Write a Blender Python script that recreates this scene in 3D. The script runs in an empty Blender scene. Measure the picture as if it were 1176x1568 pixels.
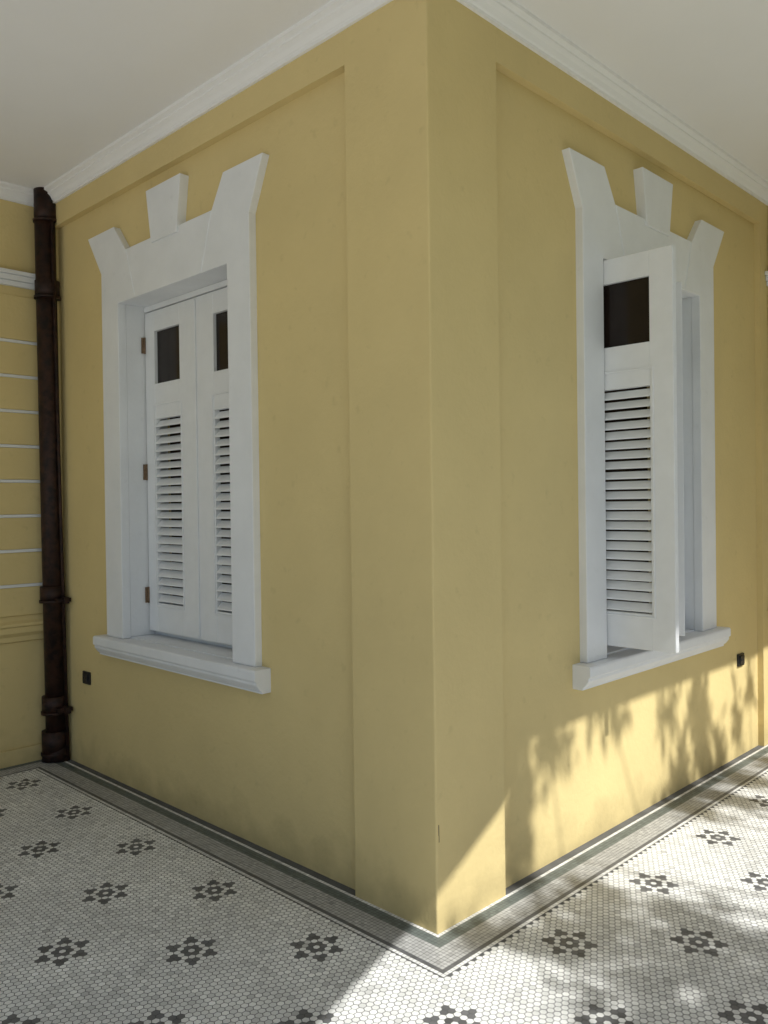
import bpy, bmesh, math, random
import numpy as np
from mathutils import Matrix, Vector
random.seed(7); rng=np.random.default_rng(7)
scene=bpy.context.scene
scene.view_settings.view_transform='Standard'
scene.view_settings.look='None'
scene.view_settings.exposure=0
scene.view_settings.gamma=1
COL=scene.collection
KZ=.60
SUN=Vector((-.04,-.5,KZ))

# ---------------------------------------------------------------- materials
def mat(name, base, rough=.6, var=.06, vscale=3., bump=.1, bscale=60., spec=.3, grime=0., tint=None, col2=None, stain=0.):
    m=bpy.data.materials.new(name); m.use_nodes=True
    nt=m.node_tree; N=nt.nodes; L=nt.links
    b=N['Principled BSDF']; b.inputs['Roughness'].default_value=rough
    b.inputs['Specular IOR Level'].default_value=spec
    geo=N.new('ShaderNodeNewGeometry')
    n1=N.new('ShaderNodeTexNoise'); n1.inputs['Scale'].default_value=vscale; n1.inputs['Detail'].default_value=6; n1.inputs['Roughness'].default_value=.6
    L.new(geo.outputs['Position'],n1.inputs['Vector'])
    mr=N.new('ShaderNodeMapRange'); mr.inputs[1].default_value=.3; mr.inputs[2].default_value=.7
    mr.inputs[3].default_value=1-var; mr.inputs[4].default_value=1+var
    L.new(n1.outputs['Fac'],mr.inputs[0])
    cur=mr.outputs[0]
    def mul(a,bk):
        q=N.new('ShaderNodeMath'); q.operation='MULTIPLY'; L.new(a,q.inputs[0]); L.new(bk,q.inputs[1]); return q.outputs[0]
    if stain>0:
        n3=N.new('ShaderNodeTexNoise'); n3.inputs['Scale'].default_value=17; n3.inputs['Detail'].default_value=4; L.new(geo.outputs['Position'],n3.inputs['Vector'])
        m3=N.new('ShaderNodeMapRange'); m3.inputs[1].default_value=.64;m3.inputs[2].default_value=.76;m3.inputs[3].default_value=1;m3.inputs[4].default_value=1-stain
        L.new(n3.outputs['Fac'],m3.inputs[0]); cur=mul(cur,m3.outputs[0])
    if grime>0:
        sp=N.new('ShaderNodeSeparateXYZ'); L.new(geo.outputs['Position'],sp.inputs[0])
        n4=N.new('ShaderNodeTexNoise'); n4.inputs['Scale'].default_value=7; n4.inputs['Detail'].default_value=7; L.new(geo.outputs['Position'],n4.inputs['Vector'])
        ad=N.new('ShaderNodeMath'); ad.operation='MULTIPLY_ADD'; ad.inputs[1].default_value=-.5; L.new(n4.outputs['Fac'],ad.inputs[0]); L.new(sp.outputs[2],ad.inputs[2])
        m4=N.new('ShaderNodeMapRange'); m4.inputs[1].default_value=-.27;m4.inputs[2].default_value=-.06;m4.inputs[3].default_value=1-grime;m4.inputs[4].default_value=1
        L.new(ad.outputs[0],m4.inputs[0]); cur=mul(cur,m4.outputs[0])
    if tint:
        at=N.new('ShaderNodeAttribute'); at.attribute_name=tint; cur=mul(cur,at.outputs['Fac'])
    colnode=N.new('ShaderNodeMix'); colnode.data_type='RGBA'; colnode.blend_type='MULTIPLY'; colnode.inputs[0].default_value=1
    if col2:
        mm=N.new('ShaderNodeMix'); mm.data_type='RGBA'; mm.inputs[6].default_value=(*base,1); mm.inputs[7].default_value=(*col2,1)
        n5=N.new('ShaderNodeTexNoise'); n5.inputs['Scale'].default_value=vscale*1.7; n5.inputs['Detail'].default_value=8; L.new(geo.outputs['Position'],n5.inputs['Vector'])
        r5=N.new('ShaderNodeMapRange'); r5.inputs[1].default_value=.4; r5.inputs[2].default_value=.65; L.new(n5.outputs['Fac'],r5.inputs[0]); L.new(r5.outputs[0],mm.inputs[0])
        L.new(mm.outputs[2],colnode.inputs[6])
    else:
        colnode.inputs[6].default_value=(*base,1)
    L.new(cur,colnode.inputs[7]); L.new(colnode.outputs[2],b.inputs['Base Color'])
    if bump>0:
        n2=N.new('ShaderNodeTexNoise'); n2.inputs['Scale'].default_value=bscale; n2.inputs['Detail'].default_value=4; L.new(geo.outputs['Position'],n2.inputs['Vector'])
        n6=N.new('ShaderNodeTexNoise'); n6.inputs['Scale'].default_value=2.5; n6.inputs['Detail'].default_value=2; L.new(geo.outputs['Position'],n6.inputs['Vector'])
        s=N.new('ShaderNodeMath'); s.operation='MULTIPLY_ADD'; s.inputs[1].default_value=5.; L.new(n6.outputs['Fac'],s.inputs[0]); L.new(n2.outputs['Fac'],s.inputs[2])
        bp=N.new('ShaderNodeBump'); bp.inputs['Strength'].default_value=bump; bp.inputs['Distance'].default_value=.004
        L.new(s.outputs[0],bp.inputs['Height']); L.new(bp.outputs[0],b.inputs['Normal'])
    return m
YEL=mat('yellow_plaster',(.72,.575,.275),.75,.05,1.3,.45,38,.2,.2,stain=.07)
WHI=mat('white_paint',(.83,.84,.85),.5,.04,4,.15,50,.35,0,stain=.05)
CEI=mat('ceiling_paint',(.92,.91,.89),.8,.02,1.2,.15,40,.2)
SHU=mat('shutter_paint',(.84,.85,.86),.4,.03,9,.06,80,.4)
ROOM=mat('dark_interior',(.10,.06,.045),.8,.2,2,.1,30,.2)
GROUT=mat('grout',(.13,.13,.125),.9,.15,8,.2,100,.1)
TW=mat('tile_white',(.80,.80,.77),.45,.14,2.2,.1,120,.4,tint='tint',stain=.10)
TD=mat('tile_dark',(.14,.142,.145),.45,.28,5,.1,120,.4,tint='tint')
TG=mat('tile_green',(.17,.195,.18),.5,.15,5,.1,120,.4,tint='tint')
PIPE=mat('pipe_paint',(.040,.018,.012),.5,.3,14,.4,40,.25,col2=(.012,.008,.008))
BLK=mat('black_plastic',(.02,.02,.022),.4,.1,10,.1,80,.4)
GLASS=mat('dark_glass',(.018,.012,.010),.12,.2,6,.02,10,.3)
RUST=mat('rusty_hinge',(.20,.13,.08),.7,.3,60,.3,150,.3)
BOUNCE=mat('pale_bounce',(.68,.66,.62),.8,.10,.8,.3,20,.2)  # pale ground, added out of view to bounce sunlight
GRASS=mat('lawn',(.09,.13,.04),.9,.25,.7,.4,30,.1,col2=(.14,.15,.06))
BARK=mat('bark',(.13,.09,.06),.9,.25,9,.8,25,.1)
LEAF=mat('leaf',(.06,.11,.025),.5,.3,3,0,30,.3)

# ---------------------------------------------------------------- helpers
def empty(name,parent=None):
    o=bpy.data.objects.new(name,None); COL.objects.link(o)
    if parent: o.parent=parent
    return o
def finish(bm,name,mats,parent=None,bevel=0,seg=2,smooth=False):
    bmesh.ops.recalc_face_normals(bm,faces=bm.faces)
    me=bpy.data.meshes.new(name); bm.to_mesh(me); bm.free()
    for m in (mats if isinstance(mats,(list,tuple)) else [mats]): me.materials.append(m)
    if smooth:
        for p in me.polygons: p.use_smooth=True
    o=bpy.data.objects.new(name,me); COL.objects.link(o)
    if parent: o.parent=parent
    if bevel>0:
        md=o.modifiers.new('bev','BEVEL'); md.width=bevel; md.segments=seg; md.limit_method='ANGLE'; md.angle_limit=math.radians(35)
    return o
ID=lambda a,b,c:(a,b,c)
def box(bm,f,a0,a1,b0,b1,c0,c1,mi=0):
    vs=[bm.verts.new(f(a,b,c)) for a in (a0,a1) for b in (b0,b1) for c in (c0,c1)]
    for q in ((0,1,3,2),(4,6,7,5),(0,4,5,1),(2,3,7,6),(0,2,6,4),(1,5,7,3)):
        fc=bm.faces.new([vs[i] for i in q]); fc.material_index=mi
def prism(bm,f,pts,e0,e1,order,mi=0):
    A=[bm.verts.new(f(*order(p,q,e0))) for p,q in pts]; B=[bm.verts.new(f(*order(p,q,e1))) for p,q in pts]
    n=len(pts)
    fs=[bm.faces.new(A),bm.faces.new(B[::-1])]
    for i in range(n): fs.append(bm.faces.new([A[i],B[i],B[(i+1)%n],A[(i+1)%n]]))
    for x in fs: x.material_index=mi
def cyl(bm,p0,p1,r0,r1,n=20,cap=True,smooth=True):
    p0=Vector(p0);p1=Vector(p1);d=(p1-p0).normalized()
    u=d.orthogonal().normalized();v=d.cross(u)
    A=[bm.verts.new(p0+(u*math.cos(2*math.pi*i/n)+v*math.sin(2*math.pi*i/n))*r0) for i in range(n)]
    B=[bm.verts.new(p1+(u*math.cos(2*math.pi*i/n)+v*math.sin(2*math.pi*i/n))*r1) for i in range(n)]
    for i in range(n):
        fc=bm.faces.new([A[i],A[(i+1)%n],B[(i+1)%n],B[i]]); fc.smooth=smooth
    if cap: bm.faces.new(A[::-1]); bm.faces.new(B)

LF=lambda s,d,z:(d,s,z)
RF=lambda s,d,z:(s,d,z)
W=.04
XR=3.35; YB=3.27
ZC=3.60
XL=-3.4
house=empty('yellow_house')

# ---------------------------------------------------------------- walls
def facade(f,name,end,sh,pil):
    o0,o1=1.25+sh,2.37+sh
    bm=bmesh.new()
    T=.34
    box(bm,f,pil-.02,o0,W,T,-.2,3.40)
    box(bm,f,o1,end+.2,W,T,-.2,3.40)
    box(bm,f,o0,o1,W,T,-.2,.80)
    box(bm,f,o0,o1,W,T,2.80,3.40)
    finish(bm,name,YEL,house)
facade(LF,'wall_left',YB,0,.448); facade(RF,'wall_right',XR,-.03,.427)
bm=bmesh.new()
box(bm,ID,0,.427,0,.448,-.2,3.70)
finish(bm,'corner_pilaster',YEL,house,.008,3)
bm=bmesh.new()
box(bm,LF,-.0006,.006,.0115,.015,.365,.405); box(bm,LF,-.0006,.006,.013,.0155,.34,.366)
finish(bm,'plaster_crack',ROOM,house)
bm=bmesh.new()
box(bm,LF,.430,YB-.101,.0,.35,3.375,3.70)
box(bm,LF,YB-.10,YB+.05,.001,.35,-.2,3.70)
box(bm,RF,.410,XR-.131,.0,.35,3.375,3.70)
box(bm,RF,XR-.13,XR+.05,.001,.35,-.2,3.70)
fo=finish(bm,'frieze',YEL,house)
fo.location=(.0012,.0012,0)
prof=[(0.002,3.514),(-.014,3.514),(-.014,3.528),(-.022,3.534),(-.034,3.552),(-.050,3.564),(-.050,3.574),(-.070,3.584),(-.070,3.61),(.002,3.61)]
def sweep(bm,prof,path):
    rings=[]
    for (x,y,nx,ny) in path: rings.append([bm.verts.new((x+nx*(-d),y+ny*(-d),z)) for d,z in prof])
    for a,b in zip(rings,rings[1:]):
        n=len(prof)
        for i in range(n): bm.faces.new([a[i],a[(i+1)%n],b[(i+1)%n],b[i]])
bm=bmesh.new()
sweep(bm,prof,[(XL,YB,0,-1),(0,YB,-1,-1),(0,0,-1,-1),(XR,0,-1,-1),(XR,-2.2,-1,0)])
finish(bm,'cornice',CEI,house)
EDGE=[(XL,-3.58),(-.84,-2.835),(-.26,-2.665),(-.03,-2.57),(.20,-2.467),(.34,-2.37),(.46,-2.24),(XR+2.5,-2.24)]  # unseen eave outline, shaped to cast the shadow edge on floor and wall
bm=bmesh.new()
poly=[(XL,YB+2.5)]+EDGE+[(XR+2.5,YB+2.5)]
prism(bm,ID,poly,ZC,ZC+.25,lambda p,q,e:(p,q,e))
finish(bm,'verandah_ceiling',CEI,house)
def strip(bm,pts,th,z0,z1):
    P=[Vector((x,y)) for x,y in pts]; inn=[]
    for i,p in enumerate(P):
        d1=(P[i]-P[i-1]).normalized() if i>0 else (P[1]-P[0]).normalized()
        d2=(P[i+1]-P[i]).normalized() if i<len(P)-1 else d1
        n=Vector((-(d1+d2).y,(d1+d2).x)).normalized()
        inn.append(p+n*th/max(.3,n.dot(Vector((-d1.y,d1.x)))))
    for i in range(len(P)-1):
        q=[P[i],P[i+1],inn[i+1],inn[i]]
        prism(bm,ID,[(a.x,a.y) for a in q],z0,z1,lambda p,q,e:(p,q,e))
bm=bmesh.new()
strip(bm,EDGE,.14,3.32,ZC-.002)
box(bm,ID,XL,XL+.18,-3.36,YB-.003,2.85,ZC-.003)  # unseen left beam, added low to cut sky light on the floor
finish(bm,'shadow_eave_beam',WHI,house)
bm=bmesh.new()
for x,y in [(XL+.12,-3.30),(XL+.12,.3),(XR+1.6,-2.10)]:
    box(bm,ID,x-.10,x+.10,y-.10,y+.10,-.2,.35); cyl(bm,(x,y,.35),(x,y,2.72),.08,.07,24)
    cyl(bm,(x,y,2.72),(x,y,2.78),.08,.09,24); box(bm,ID,x-.10,x+.10,y-.10,y+.10,2.78,2.849 if x<-2 else 3.318)
finish(bm,'verandah_columns',WHI,house,.006)
def wing(name,f,s0,s1,d):
    bm=bmesh.new()
    box(bm,f,s0,s1,d,d+.4,-.2,3.70,0)
    g=[2.645-.2185*i for i in range(8)]
    for z in g: box(bm,f,s0,s1,d-.006,d,z-.010,z+.010,1)
    lev=[2.93]+[z for z in g]+[.93]
    for a,b in zip(lev,lev[1:]): box(bm,f,s0,s1,d-.012,d-.0005,b+.011 if b>.95 else .93,a-.011 if a<2.9 else 2.93,0)
    box(bm,f,s0,s1,d-.03,d-.0007,2.985,3.015,1); box(bm,f,s0,s1,d-.045,d-.0007,3.016,3.05,1); box(bm,f,s0,s1,d-.06,d-.0007,3.051,3.075,1)
    prism(bm,f,[(d,.76),(d-.02,.77),(d-.02,.80),(d-.045,.825),(d-.045,.86),(d-.06,.87),(d-.06,.885),(d-.03,.90),(d,.93)],s0,s1,lambda p,q,e:(e,p,q),0)
    box(bm,f,s0,s1,d-.025,d-.0007,0.0,.10,0)
    finish(bm,name,[YEL,WHI],house,.002,1)
wing('wing_left',lambda s,d,z:(s,d,z),XL,-.0,YB)
wing('wing_right',lambda s,d,z:(d,s,z),-2.2,-.0,XR)
bm=bmesh.new()
box(bm,ID,.345,3.1,.345,3.1,.02,3.5)
bm.normal_update()
dele=[f for f in bm.faces if (abs(f.normal.x)>.9 and f.calc_center_median().x<1) or (abs(f.normal.y)>.9 and f.calc_center_median().y<1)]
bmesh.ops.delete(bm,geom=dele,context='FACES')
finish(bm,'room_interior',ROOM,house)

# ---------------------------------------------------------------- windows
def leaf(f,name,parent,astragal=False,dz=0.,Wd=.525,b=.362):
    """f(u,w,z): u hinge->free, w outer->inner"""
    f0=f; f=lambda u,w,z:f0(u,w,z+dz)
    bm=bmesh.new(); t=.034
    z0,z1=.885,2.715
    a=.100
    box(bm,f,0,a,0,t,z0,z1); box(bm,f,b,Wd,0,t,z0,z1)
    box(bm,f,a,b,.0005,t-.0005,2.60,z1); box(bm,f,a,b,.0005,t-.0005,2.10,2.30); box(bm,f,a,b,.0005,t-.0005,z0,1.05)
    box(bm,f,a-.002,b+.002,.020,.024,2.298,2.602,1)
    a0,a1,b0,b1=.084,b+.018,1.030,2.185
    for q in ((a0,a0+.009,b0,b1),(a1-.009,a1,b0,b1),(a0+.009,a1-.009,b0,b0+.009),(a0+.009,a1-.009,b1-.009,b1)):
        box(bm,f,q[0],q[1],-.005,-.0003,q[2],q[3])
    n=22; p=(2.095-1.055)/n
    for i in range(n):
        zc=1.055+p*(i+.5)
        j=random.uniform(-.0018,.0018); k=random.uniform(-.0015,.0015)
        pts=[(.000,zc-.0205+j),(.000,zc-.0125+j),(t-.006,zc+.0205+k),(t-.006,zc+.0125+k)]
        prism(bm,f,pts,a+.0005,b-.0005,lambda p_,q_,e:(e,p_,q_))
    if astragal: box(bm,f,Wd-.028,Wd+.006,-.008,-.0004,z0+.01,z1-.01)
    return finish(bm,name,[SHU,GLASS],parent,.0018,1)
def window(f,sh,closed):
    w=empty('louvered_window',house)
    g=lambda s,d,z:f(s+sh,d,z)
    i0,i1=1.28,2.34
    bm=bmesh.new()
    pts=[(1.10,.852),(1.10,2.95),(.99,3.19),(1.30,3.19),(1.40,3.035),(2.245,3.035),(2.375,3.19),(2.69,3.19),(2.53,2.95),(2.53,.852),(i1,.852),(i1,2.75),(i0,2.75),(i0,.852)]
    prism(bm,g,pts,0,W+.01,lambda p,q,e:(p,e,q))
    finish(bm,'surround',WHI,w,.004,2)
    bm=bmesh.new()
    prism(bm,g,[(1.700,3.0),(1.655,3.285),(1.995,3.285),(1.95,3.0)],-.012,W+.008,lambda p,q,e:(p,e,q))
    finish(bm,'keystone',WHI,w,.004,2)
    bm=bmesh.new()
    def rib(s0,z0,s1,z1,wd=.006):
        prism(bm,g,[(s0-wd,z0),(s0+wd,z0),(s1+wd,z1),(s1-wd,z1)],-.004,.002,lambda p,q,e:(p,e,q))
    rib(1.405,3.03,1.50,2.755); rib(2.24,3.03,2.15,2.755)
    finish(bm,'joint_ribs',WHI,w,.002,1)
    bm=bmesh.new()
    prism(bm,g,[(-.050,.848),(-.053,.84),(-.053,.802),(-.043,.796),(-.043,.782),(-.025,.758),(-.012,.748),(-.012,.738),(.05,.738),(.05,.851),(-.043,.851)],1.035,2.60,lambda p,q,e:(e,p,q))
    box(bm,g,1.252,2.368,.0505,.30,.79,.857)
    finish(bm,'sill',WHI,w,.003,2)
    bm=bmesh.new()
    box(bm,g,1.252,i0-.004,.0505,.31,.8575,2.78); box(bm,g,i1+.004,2.368,.0505,.31,.8575,2.78); box(bm,g,i0-.0035,i1+.0035,.0505,.31,2.754,2.79)
    box(bm,g,i0-.003,i0+.02,.205,.25,.858,2.7535); box(bm,g,i1-.02,i1+.003,.205,.25,.858,2.7535); box(bm,g,i0+.021,i1-.021,.205,.25,2.715,2.7535)
    if closed: box(bm,g,i0-.003,i1+.003,.165,.204,2.722,2.7530)
    box(bm,g,i0+.021,i1-.021,.205,.25,.858,.884)
    finish(bm,'jambs',WHI,w,.002,1)
    if closed:
        leaf(lambda u,ww,z:g(i1-.004-u,.166+ww,z),'shutter_leaf_1',w,True)
        leaf(lambda u,ww,z:g(i0+.004+u,.166+ww,z),'shutter_leaf_2',w)
    else:
        def rot(h,a,sg):
            ca,sa=math.cos(a),math.sin(a)
            return lambda u,ww,z:g(h[0]+sg*(u*ca+ww*sa), h[1]-u*sa+ww*ca, z)
        leaf(rot((i0+.005,.148),math.radians(89.5),1),'shutter_leaf_1',w,False,.026,.485,.372)
        leaf(rot((i1-.006,.14),math.radians(28.5),-1),'shutter_leaf_2',w,False,.01)
    bm=bmesh.new()
    for z in (2.53,1.80,1.09):
        box(bm,g,i1-.0045,i1-.001,.143,.163,z-.045,z+.045)
        cyl(bm,g(i1-.007,.162,z-.046),g(i1-.007,.162,z+.046),.0055,.0055,12)
    finish(bm,'hinges',RUST,w)
    return w
window(LF,0,True); window(RF,-.03,False)

# ---------------------------------------------------------------- drainpipe
bm=bmesh.new()
cx,cy=-.035,3.175
cyl(bm,(cx-.01,cy,3.60),(cx+.01,cy,.10),.062,.062,32)
for z,r,hh in ((3.46,.072,.05),(2.98,.074,.05),(1.06,.074,.045),(.36,.074,.05),(.12,.078,.07)):
    cyl(bm,(cx,cy,z-hh),(cx,cy,z+hh),r,r,32)
    cyl(bm,(cx,cy,z-hh-.012),(cx,cy,z-hh+.004),r+.006,r+.006,32)
for z in (1.02,.33):
    box(bm,ID,cx-.02,W,cy-.10,cy-.06,z-.012,z+.012); box(bm,ID,cx+.02,cx+.05,cy-.13,cy-.05,z-.02,z+.02)
cyl(bm,(cx+.01,cy,.11),(cx-.0,cy-.01,.0),.07,.085,32)
cyl(bm,(-.03,cy-.07,3.4),(.015,cy-.075,.02),.010,.010,10)
finish(bm,'drainpipe',PIPE,None)
# ---------------------------------------------------------------- outlets
def outlet(f,s,z):
    bm=bmesh.new()
    box(bm,f,s-.045,s+.045,W-.012,W,z-.038,z+.038); box(bm,f,s-.03,s+.03,W-.02,W-.0125,z-.026,z+.026)
    for k in (-1,1):
        cyl(bm,f(s+k*.012,W-.0205,z),f(s+k*.012,W-.024,z),.006,.006,12)
    finish(bm,'wall_outlet',BLK,None,.003,2)
outlet(LF,2.865,.555); outlet(RF,2.93,.60)

# ---------------------------------------------------------------- verandah floor
floor=empty('verandah_floor')
bm=bmesh.new(); box(bm,ID,-3.5,XR+.3,-3.6,YB+.3,-.16,0); finish(bm,'grout_bed',GROUT,floor)
def dist(x,y): return np.minimum(np.minimum(np.maximum(-x,-y),YB-y),XR-x)
def tiles(name,cx,cy,shape,mi,z,tint,mats):
    k=len(shape); n=len(cx)
    V=np.zeros((n,k,3)); V[:,:,0]=cx[:,None]+shape[:,0]; V[:,:,1]=cy[:,None]+shape[:,1]; V[:,:,2]=(z+rng.uniform(0,.0005,n))[:,None]
    me=bpy.data.meshes.new(name); me.vertices.add(n*k); me.vertices.foreach_set('co',V.ravel())
    me.loops.add(n*k); me.loops.foreach_set('vertex_index',np.arange(n*k,dtype=np.int32))
    me.polygons.add(n); me.polygons.foreach_set('loop_start',np.arange(0,n*k,k,dtype=np.int32))
    for m in mats: me.materials.append(m)
    me.update(calc_edges=True); me.polygons.foreach_set('material_index',mi.astype(np.int32))
    a=me.attributes.new('tint','FLOAT','FACE'); a.data.foreach_set('value',tint.astype(np.float32))
    me.update()
    o=bpy.data.objects.new(name,me); COL.objects.link(o); o.parent=floor
s=.6475/26; rx=s*math.sqrt(3)/2
x00,y00=-.365,.262
I,J=np.meshgrid(np.arange(-160,190),np.arange(-170,140),indexing='ij')
X=x00+I*rx; Y=y00+(J+.5*(I%2))*s
d=dist(X,Y); keep=(d>.205)&(X>-3.45)&(Y>-3.55)
X=X[keep];Y=Y[keep]
m=np.round((X-x00)/(15*rx))
mi=np.zeros(X.shape,int)
for dm in (-1,0,1):
    mm=m+dm; mx=x00+mm*15*rx; off=np.where(mm%2==0,0,12.5*s)
    my=y00+off+np.round((Y-y00-off)/(26*s))*26*s
    dx=(X-mx)/s; dy=(Y-my)/s; r=np.hypot(dx,dy); ang=np.degrees(np.arctan2(dx,dy))
    ring=(r>.8)&(r<1.2)
    a6=np.abs((ang-30)%60); a6=np.minimum(a6,60-a6)
    petal=((r>2.5)&(r<2.8))|((r>3.3)&(r<3.6)&(a6<6))
    ok=dist(mx,my)>.30
    mi[(ring|petal)&ok]=1
tint=rng.normal(.98,.08,len(X)); tint[rng.random(len(X))<.04]*=.78
hexs=np.array([[math.cos(math.radians(60*k)),math.sin(math.radians(60*k))] for k in range(6)])*(s/math.sqrt(3))*.90
tiles('hex_tiles',X,Y,hexs,mi,.0015,tint,[TW,TD,TG])
q=.0165
gx=-(np.arange(-300,230)+.5)*q
GX,GY=np.meshgrid(gx,gx,indexing='ij'); GX=GX.ravel();GY=GY.ravel()
d=dist(GX,GY); keep=(d>0)&(d<.20)&(GX>-3.45)&(GY>-3.55)
GX=GX[keep];GY=GY[keep];d=d[keep]
row=np.floor(d/q).astype(int)
bmi=np.zeros(len(GX),int); bmi[(row==1)|(row==2)|(row==3)]=2; bmi[row==10]=1
sq=np.array([[-1,-1],[1,-1],[1,1],[-1,1]])*q*.5*.90
bt=rng.normal(.9,.08,len(GX)); bt[(row>3)&(row<10)]*=.60
tiles('border_tiles',GX,GY,sq,bmi,.002,bt,[TW,TD,TG])

# ---------------------------------------------------------------- ground
bm=bmesh.new()
v=[bm.verts.new(p) for p in ((-400,-400,-.17),(400,-400,-.17),(400,400,-.17),(-400,400,-.17))]; bm.faces.new(v)
finish(bm,'ground',GRASS)
bm=bmesh.new()
v=[bm.verts.new(p) for p in ((-16,-9,-.165),(-3.45,-9,-.165),(-3.45,9,-.165),(-16,9,-.165))]; bm.faces.new(v)
finish(bm,'bounce_paving',BOUNCE)  # unseen sunlit sheet, added to bounce light onto ceiling and left wall

# ---------------------------------------------------------------- tree
tree=empty('garden_tree')
bm=bmesh.new()
def limb(pts,r0,r1):
    for i in range(len(pts)-1):
        a=r0+(r1-r0)*i/(len(pts)-1); b=r0+(r1-r0)*(i+1)/(len(pts)-1)
        cyl(bm,pts[i],pts[i+1],a,b,9,False)
base=Vector((2.6,-9.4,-.2))
limb([base,(2.5,-9.3,1.8),(2.3,-9.2,3.8),(2.1,-9.0,5.6)],.26,.16)
top=Vector((2.1,-9.0,5.6))
clumps=[]
TT=9.6
def shade(x,y,z0,r,n,el=1.,ev=1.):
    c=Vector((x,y,z0))+SUN*(TT-z0/KZ+random.uniform(-.3,.3))
    clumps.append((c,(r*el,r,r*ev),n,1.))
# floor dapples: fronds hang, so their shade is drawn out along the sun's direction
shade(.40,-.72,0,.19,360,1.5,1.2)
shade(.64,-.97,0,.16,240,1.4,1.2)
shade(.10,-.92,0,.15,200,1.2,1.2)
shade(.26,-1.18,0,.20,260,1.5)
shade(1.00,-1.25,0,.20,300,1.5)
shade(.20,-.30,0,.040,100,1,2.6)
shade(.36,-.36,0,.045,120,1,3.2)
shade(.54,-.32,0,.045,110,1,3.2)
shade(.70,-.24,0,.035,60,1,3.2)
shade(.10,-.14,0,.04,50,1,1.6)
shade(.74,-.64,0,.045,80,1.2,2.2)
shade(1.85,-.14,0,.04,80,1,2.8)
shade(2.12,-.20,0,.05,100,1,3.0)
shade(2.50,-.20,0,.05,100,1,3.0)
shade(2.90,-.30,0,.07,100,1,2.0)
shade(1.62,-.88,0,.06,70,2.2,1)
# wall dapples
shade(.555,0,.20,.06,150,.8,2.0)
shade(.585,0,.42,.07,130,.9,1.4)
shade(.80,0,.56,.06,80,2.0,.8)
shade(1.35,0,.60,.05,60,2.6,.7)
shade(2.38,0,.22,.07,150,.9,1.8)
shade(2.34,0,.45,.07,130,1.1,1.3)
shade(2.05,0,.05,.06,90,3.0,.9)
shade(1.95,0,.48,.045,50,2.2,.8)
shade(2.12,0,.25,.03,36,.8,3.2)
shade(2.62,0,.12,.05,60,.8,2.0)
shade(2.88,0,.30,.04,40,.8,2.8)
shade(3.08,0,.45,.04,36,.8,2.4)
for i in range(90):
    a=random.uniform(0,2*math.pi); r=random.uniform(.3,3.0)
    c=Vector((2.1+r*math.cos(a)*1.3,-9.6+r*math.sin(a)*.8,6.3+random.uniform(-1.3,1.3)))
    if c.y+c.z*.5/KZ>-3.6: continue
    clumps.append((c,(.6,.6,.45),170,.9))
for c,_,n,_k in clumps:
    mid=top.lerp(c,.45)+Vector((random.uniform(-.3,.3),random.uniform(-.3,.1),.15))
    m2=top.lerp(c,.8)+Vector((random.uniform(-.2,.2),random.uniform(-.2,.05),.15))
    limb([top,mid,m2,c],.018,.004)
finish(bm,'trunk_and_limbs',BARK,tree,0,1,True)
bm=bmesh.new()
def leafquad(bm,p,L_,sx=.6):
    w_=L_*random.uniform(.28,.42)
    R=Matrix.Rotation(random.uniform(0,6.28),3,'Z')@Matrix.Rotation(random.gauss(0,sx),3,'X')@Matrix.Rotation(random.gauss(0,.5),3,'Y')
    pts=[(0,0,0),(w_*.5,L_*.4,.01),(0,L_,-.02),(-w_*.5,L_*.4,.01)]
    bm.faces.new([bm.verts.new(p+R@Vector(q)) for q in pts])
for c,rad,n,k in clumps:
    for i in range(n):
        leafquad(bm,Vector([max(-1.6,min(1.6,random.gauss(0,.6)))*r*k*1.2 for r in rad])+c,random.uniform(.07,.15))
me=bpy.data.meshes.new('foliage'); bm.to_mesh(me); bm.free(); me.materials.append(LEAF)
o=bpy.data.objects.new('foliage',me); COL.objects.link(o); o.parent=tree
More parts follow.
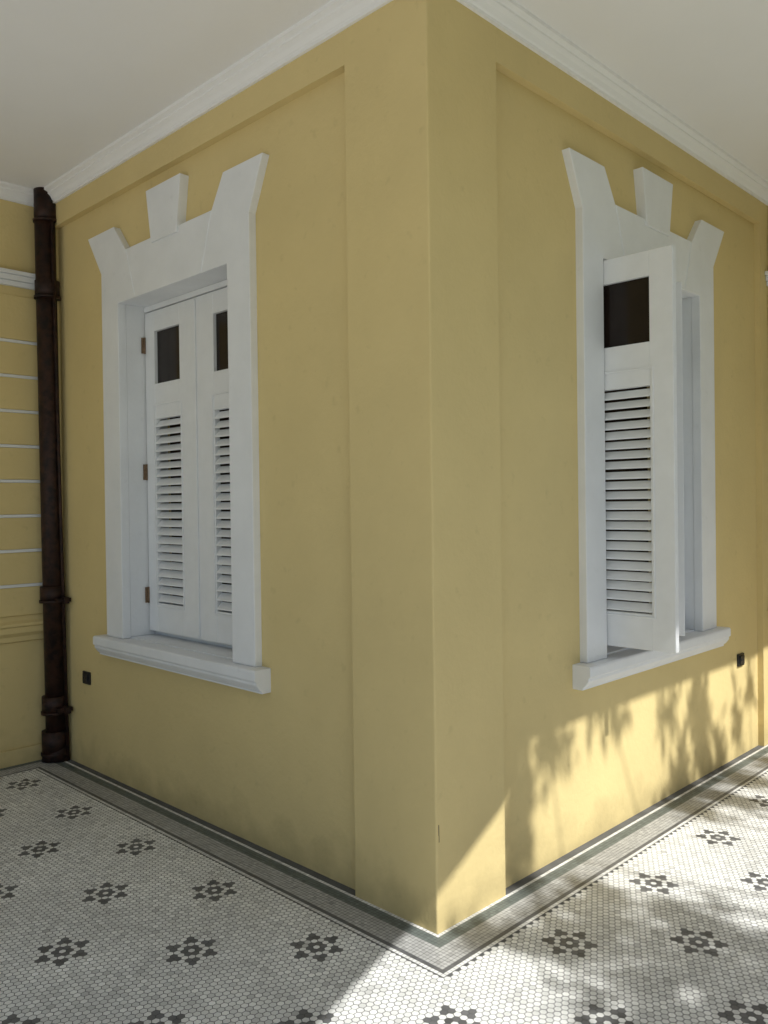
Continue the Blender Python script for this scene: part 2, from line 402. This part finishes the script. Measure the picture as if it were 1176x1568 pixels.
# unseen hedge, added to block sky light and darken the right wall
hed=empty('sky_block_hedge')
bm=bmesh.new()
for i in range(26):
    x0=-2.4+i*.5
    cyl(bm,(x0,-10.9+random.uniform(-.1,.1),-.2),(x0+random.uniform(-.1,.1),-10.9,3.0),.04,.015,7)
finish(bm,'stems',BARK,hed)
bm=bmesh.new()
for i in range(9000):
    p=Vector((random.uniform(-2.8,10.5),-10.9+random.gauss(0,.32),random.uniform(-.1,3.3)+random.gauss(0,.1)))
    leafquad(bm,p,random.uniform(.14,.26),1.2)
me=bpy.data.meshes.new('sky_block_foliage'); bm.to_mesh(me); bm.free(); me.materials.append(LEAF)
o=bpy.data.objects.new('sky_block_foliage',me); COL.objects.link(o); o.parent=hed

# ---------------------------------------------------------------- light
sd=SUN.normalized()
sl=bpy.data.lights.new('sun','SUN'); sl.energy=5; sl.angle=math.radians(.5); sl.color=(1,.99,.96)
so=bpy.data.objects.new('sun',sl); COL.objects.link(so); so.rotation_euler=sd.to_track_quat('Z','Y').to_euler(); so.location=(0,-10,15)
w=bpy.data.worlds.new('World'); scene.world=w; w.use_nodes=True; nt=w.node_tree
sk=nt.nodes.new('ShaderNodeTexSky'); sk.sky_type='NISHITA'; sk.sun_disc=False
sk.sun_elevation=math.asin(sd.z); sk.sun_rotation=math.atan2(sd.x,sd.y)
nt.links.new(sk.outputs[0],nt.nodes['Background'].inputs[0]); nt.nodes['Background'].inputs[1].default_value=.10

# ---------------------------------------------------------------- camera
F,ro,pi_,ya,cx_,cy_=1274.80109,0.01287,0.00989,0.79298,-2.31131,-2.02572
fh=Vector((math.sin(ya),math.cos(ya),0)); r0=Vector((math.cos(ya),-math.sin(ya),0)); dn=Vector((0,0,-1))
fwd=fh*math.cos(pi_)+dn*math.sin(pi_); d0=dn*math.cos(pi_)-fh*math.sin(pi_)
ix=r0*math.cos(ro)+d0*math.sin(ro); jy=d0*math.cos(ro)-r0*math.sin(ro)
M=Matrix((( ix.x,-jy.x,-fwd.x,cx_),(ix.y,-jy.y,-fwd.y,cy_),(ix.z,-jy.z,-fwd.z,1.6),(0,0,0,1)))
cam=bpy.data.cameras.new('camera'); co=bpy.data.objects.new('camera',cam); COL.objects.link(co)
co.matrix_world=M; cam.sensor_fit='VERTICAL'; cam.sensor_height=36; cam.sensor_width=27; cam.lens=F/1568*36
cam.clip_start=.05; cam.clip_end=1000
scene.camera=co
